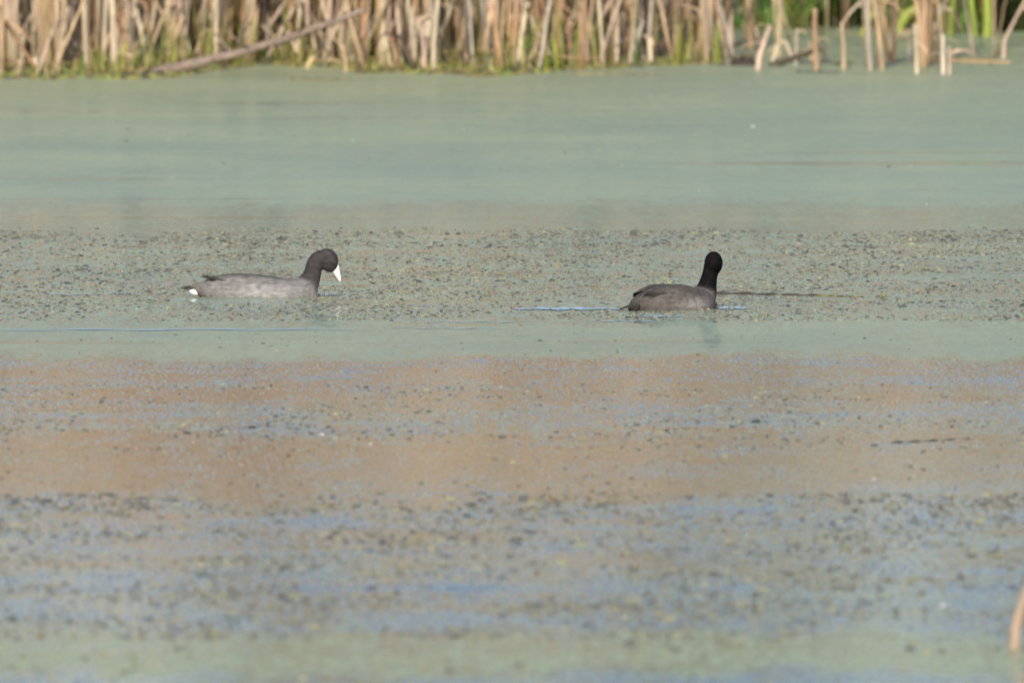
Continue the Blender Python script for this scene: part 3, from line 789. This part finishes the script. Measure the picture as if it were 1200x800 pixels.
def coot(name, loc, heading, neck, head, bill_pts, head_yaw, zs, label, dark=1.0, body_look=(.165, .155, .15), hs=1.0, white=True, tdrop=0.0, gain=1.0):
    root = empty(name, loc, heading)
    st = ring_body(zs, tdrop); bm = bmesh.new()
    def loft(rings):
        rv = [[bm.verts.new(p) for p in r] for r in rings]
        for a, b in zip(rv[:-1], rv[1:]):
            for k in range(len(a)): bm.faces.new((a[k], a[(k + 1) % len(a)], b[(k + 1) % len(a)], b[k]))
        bm.faces.new(list(reversed(rv[0]))); bm.faces.new(rv[-1])
    NS = 28
    xs = np.linspace(st[0][0], st[-1][0], 40)
    loft([[body_pt(st, X, 2 * math.pi * k / NS) for k in range(NS)] for X in xs])
    # neck: a tube through control points (x, y, z, r)
    cp = [Vector(c[:3]) for c in neck]; pts = poly_interp(cp, 24)
    rr = np.interp(np.linspace(0, 1, 24), np.linspace(0, 1, len(neck)), [c[3] for c in neck])
    fr = frames(pts, Vector((0, 1, 0)))
    loft([[p + s * (math.cos(a) * r * .9) + u * (math.sin(a) * r) for a in [2 * math.pi * k / 20 for k in range(20)]] for p, r, (t, s, u) in zip(pts, rr, fr)])
    # head: centre, pitch; an egg drawn out towards the bill
    hc = Vector(head[0]); hp = head[1]
    Hm = Matrix.Translation(hc) @ Matrix.Rotation(head_yaw, 4, 'Z') @ Matrix.Rotation(hp, 4, 'Y') @ Matrix.Scale(hs, 4)
    prof = [(-.0285, .004), (-.026, .011), (-.019, .0185), (-.009, .0235), (.003, .0245), (.014, .0215), (.022, .0165), (.028, .0115), (.031, .007)]
    loft([[Hm @ Vector((x, math.cos(a) * r * .80, math.sin(a) * r * 1.02 - max(0, x) * .10)) for a in [2 * math.pi * k / 22 for k in range(22)]] for x, r in prof])
    bmesh.ops.recalc_face_normals(bm, faces=bm.faces)
    me = bpy.data.meshes.new('body_draft'); bm.to_mesh(me); bm.free()
    ob = bpy.data.objects.new('body_draft', me); col.objects.link(ob)
    rm = ob.modifiers.new('r', 'REMESH'); rm.mode = 'VOXEL'; rm.voxel_size = .0026
    sm = ob.modifiers.new('s', 'SMOOTH'); sm.factor = .6; sm.iterations = 9
    dg = bpy.context.evaluated_depsgraph_get(); dg.update()
    me2 = bpy.data.meshes.new_from_object(ob.evaluated_get(dg)); me2.name = 'body'
    bpy.data.objects.remove(ob)
    co = np.empty(len(me2.vertices) * 3, dtype=np.float32); me2.vertices.foreach_get('co', co); co = co.reshape(-1, 3)
    # plumage: slate body, browner above the rump, black neck and head
    X, Y, Z = co[:, 0], co[:, 1], co[:, 2]
    rgn = np.random.default_rng(3); base = np.array(body_look)
    c = np.tile(base, (len(co), 1))
    rear = np.clip((-X - .02) / .12, 0, 1)[:, None]; c = c * (1 - rear * .25) + np.array((.115, .095, .08)) * rear * .25
    rr2 = np.clip((-X - .11) / .05, 0, 1)[:, None] * (1.0 if not white else .35); c = c * (1 - rr2) + np.array((.05, .044, .04)) * rr2
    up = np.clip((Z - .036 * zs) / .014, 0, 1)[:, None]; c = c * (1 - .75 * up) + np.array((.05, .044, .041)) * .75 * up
    pale = np.clip(1 - np.abs(Z - .012) / .02, 0, 1)[:, None] * np.clip(1 - np.abs(X - .01) / .09, 0, 1)[:, None]  # sunlit patch of the flank, its brightness put into the plumage colour
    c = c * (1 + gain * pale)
    npt = np.array([tuple(p) for p in pts]); nb = np.array(cp[1])
    # how far up the neck: nearest neck sample
    dd = ((co[:, None, :] - npt[None]) ** 2).sum(2); j = dd.argmin(1) / 23.0; near = np.sqrt(dd.min(1))
    k = np.clip((j - .17) / .2, 0, 1); k = k * k * (3 - 2 * k)
    inn = np.where((near < .036) | (Z > .06 * zs), k, 0.0)[:, None]
    c = c * (1 - inn) + np.array((.03, .027, .028)) * dark * inn
    c *= (1 + rgn.normal(0, .05, (len(co), 1)))
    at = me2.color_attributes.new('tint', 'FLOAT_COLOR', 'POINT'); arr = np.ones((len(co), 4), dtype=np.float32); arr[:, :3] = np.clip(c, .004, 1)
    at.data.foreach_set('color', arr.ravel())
    me2.polygons.foreach_set('use_smooth', [True] * len(me2.polygons)); me2.materials.clear()
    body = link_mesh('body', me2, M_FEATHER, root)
    # bill: white wedge with the shield running up the forehead
    mb = MB(); bp = [Hm @ Vector(b[:3]) for b in bill_pts]; fb = frames(bp, Hm.to_3x3() @ Vector((0, 1, 0)))
    V = []; F = []; C = []
    for (p, (t, s, u), b) in zip(bp, fb, bill_pts):
        for kk in range(12):
            a = 2 * math.pi * kk / 12
            V.append(p + s * (math.cos(a) * b[3]) + u * (math.sin(a) * b[4])); C.append(b[5])
    for i in range(len(bp) - 1):
        for kk in range(12):
            a = i * 12 + kk; b2 = i * 12 + (kk + 1) % 12; F.append((a, b2, b2 + 12, a + 12))
    F.append(tuple(range(11, -1, -1))); F.append(tuple((len(bp) - 1) * 12 + kk for kk in range(12)))
    mb.add(V, F, C); mb.build('bill', M_BILL, root)
    for s in (-1, 1):
        mb = MB(); c0 = Hm @ Vector((.0155, s * .0152, .0055)); r = .0036; V = []; F = []; nu, nv = 10, 7
        for jv in range(nv):
            th = math.pi * (jv + .02) / (nv - 1 + .04)
            for iu in range(nu): V.append(c0 + Vector((math.sin(th) * math.cos(6.2832 * iu / nu), math.sin(th) * math.sin(6.2832 * iu / nu), math.cos(th))) * r)
        for jv in range(nv - 1):
            for iu in range(nu): a = jv * nu + iu; b2 = jv * nu + (iu + 1) % nu; F.append((a, b2, b2 + nu, a + nu))
        mb.add(V, F, [(.016, .006, .005)] * len(V)); mb.build('eye', M_EYE, root)
    # folded wings: shell over the flank plus long quills whose tips stick out above the tail
    for s in (-1, 1):
        mb = MB(); V = []; F = []; C = []; nX, nA = 22, 9
        for i in range(nX):
            t = i / (nX - 1); Xp = .058 - t * .185
            lo = .30 + .25 * (1 - math.sin(math.pi * min(1, t * 1.1) * .5)); hi = 1.18 - .50 * t ** 2 - .55 * (1 - t) ** 3
            for jx in range(nA):
                q = jx / (nA - 1); a = (lo * .55 + (hi - lo * .55) * q) * s
                p = body_pt(st, Xp, a, .0066 * math.sin(math.pi * min(1, q * 1.0 + .02)) ** .7 * min(1, math.sin(math.pi * (t * .94 + .02)) * 1.6) - .0044)
                p.z += .004 * t * (1 - q)
                V.append(p)
                bb = mixc((.055, .048, .044), tuple(v * .95 for v in body_look), min(1, q * 1.3) * (1 - .45 * t)); C.append(jit(bb, .12))
        for i in range(nX - 1):
            for jx in range(nA - 1):
                a = i * nA + jx; f = (a, a + nA, a + nA + 1, a + 1); F.append(f if s > 0 else f[::-1])
        mb.add(V, F, C); w = mb.build('wing', M_FEATHER, root)
        sol = w.modifiers.new('thickness', 'SOLIDIFY'); sol.thickness = .002; sol.offset = -1
        wing_c = mixc((.075, .066, .06), body_look, .35)
        for q in range(5):
            mb = MB(); a0 = (.32 + .11 * q) * s
            p0 = body_pt(st, -.040 - .006 * q, a0, -.004); p1 = body_pt(st, -.10, a0 * .8, .0035)
            tip = Vector((-.142 + .006 * q, s * (.012 + .004 * q), (.0475 - .0022 * q) * (1 + (zs - 1) * .3) - tdrop * .7))
            pp = poly_interp([p0, p1, tip], 7)
            blade(mb, pp, [.010, .012, .0125, .012, .010, .007, .002], .0012, Vector((0, 1, 0)), [mixc(wing_c, (.036, .031, .029), min(1, i_ / 5.0)) for i_ in range(7)], .12)
            mb.build('wing_feather', M_FEATHER, w)
    tl = None
    for q in range(7):
        mb = MB(); u = (q - 3) / 3
        td = Vector((0, 0, tdrop)); pp = [Vector((-.135, u * .006, .026 - abs(u) * .003)), Vector((-.160, u * .016, .0255 - abs(u) * .005)), Vector((-.174, u * .021, .0245 - abs(u) * .006)), Vector((-.190 + abs(u) * .009, u * .022, .0230 - abs(u) * .007))]
        pp = [v_ - td * min(1, .5 + i_ * .25) for i_, v_ in enumerate(pp)]; blade(mb, pp, [.012, .0125, .011, .004], .0012, Vector((0, 1, 0)), [jit((.045, .04, .036), .15)] * 4, .1)
        mb.build('tail_feather', M_FEATHER, root)
    for s in ((-1, 1) if white else ()):                    # white patches under the tail
        mb = MB(); V = []; F = []; nu, nv = 12, 7; C = []
        for jv in range(nv):
            th = math.pi * (jv + .05) / (nv - 1 + .1)
            for iu in range(nu):
                v = Vector((math.cos(th) * .0135, math.sin(th) * math.cos(6.2832 * iu / nu) * .007, math.sin(th) * math.sin(6.2832 * iu / nu) * .0085))
                V.append(Matrix.Rotation(R(28), 3, 'Y') @ v + Vector((-.157, s * .0115, .0135))); C.append(jit((.72, .72, .70), .06))
        for jv in range(nv - 1):
            for iu in range(nu): a = jv * nu + iu; b2 = jv * nu + (iu + 1) % nu; F.append((a, b2, b2 + nu, a + nu))
        mb.add(V, F, C); o = mb.build('undertail_patch', M_FEATHER, root); o['label'] = 'white feather patch under the tail'
    return tag(root, label, 'coot', 'coots on the pond')

W = (.66, .63, .57)
BILL = [(.0205, 0, .0100, .0040, .0050, W), (.0255, 0, .0035, .0058, .0092, W), (.032, 0, .0004, .0058, .0088, W), (.042, 0, -.0022, .0048, .0070, W),
        (.050, 0, -.0040, .0038, .0052, (.68, .63, .57)), (.057, 0, -.0062, .0020, .0026, W), (.0605, 0, -.0078, .0007, .0010, W)]
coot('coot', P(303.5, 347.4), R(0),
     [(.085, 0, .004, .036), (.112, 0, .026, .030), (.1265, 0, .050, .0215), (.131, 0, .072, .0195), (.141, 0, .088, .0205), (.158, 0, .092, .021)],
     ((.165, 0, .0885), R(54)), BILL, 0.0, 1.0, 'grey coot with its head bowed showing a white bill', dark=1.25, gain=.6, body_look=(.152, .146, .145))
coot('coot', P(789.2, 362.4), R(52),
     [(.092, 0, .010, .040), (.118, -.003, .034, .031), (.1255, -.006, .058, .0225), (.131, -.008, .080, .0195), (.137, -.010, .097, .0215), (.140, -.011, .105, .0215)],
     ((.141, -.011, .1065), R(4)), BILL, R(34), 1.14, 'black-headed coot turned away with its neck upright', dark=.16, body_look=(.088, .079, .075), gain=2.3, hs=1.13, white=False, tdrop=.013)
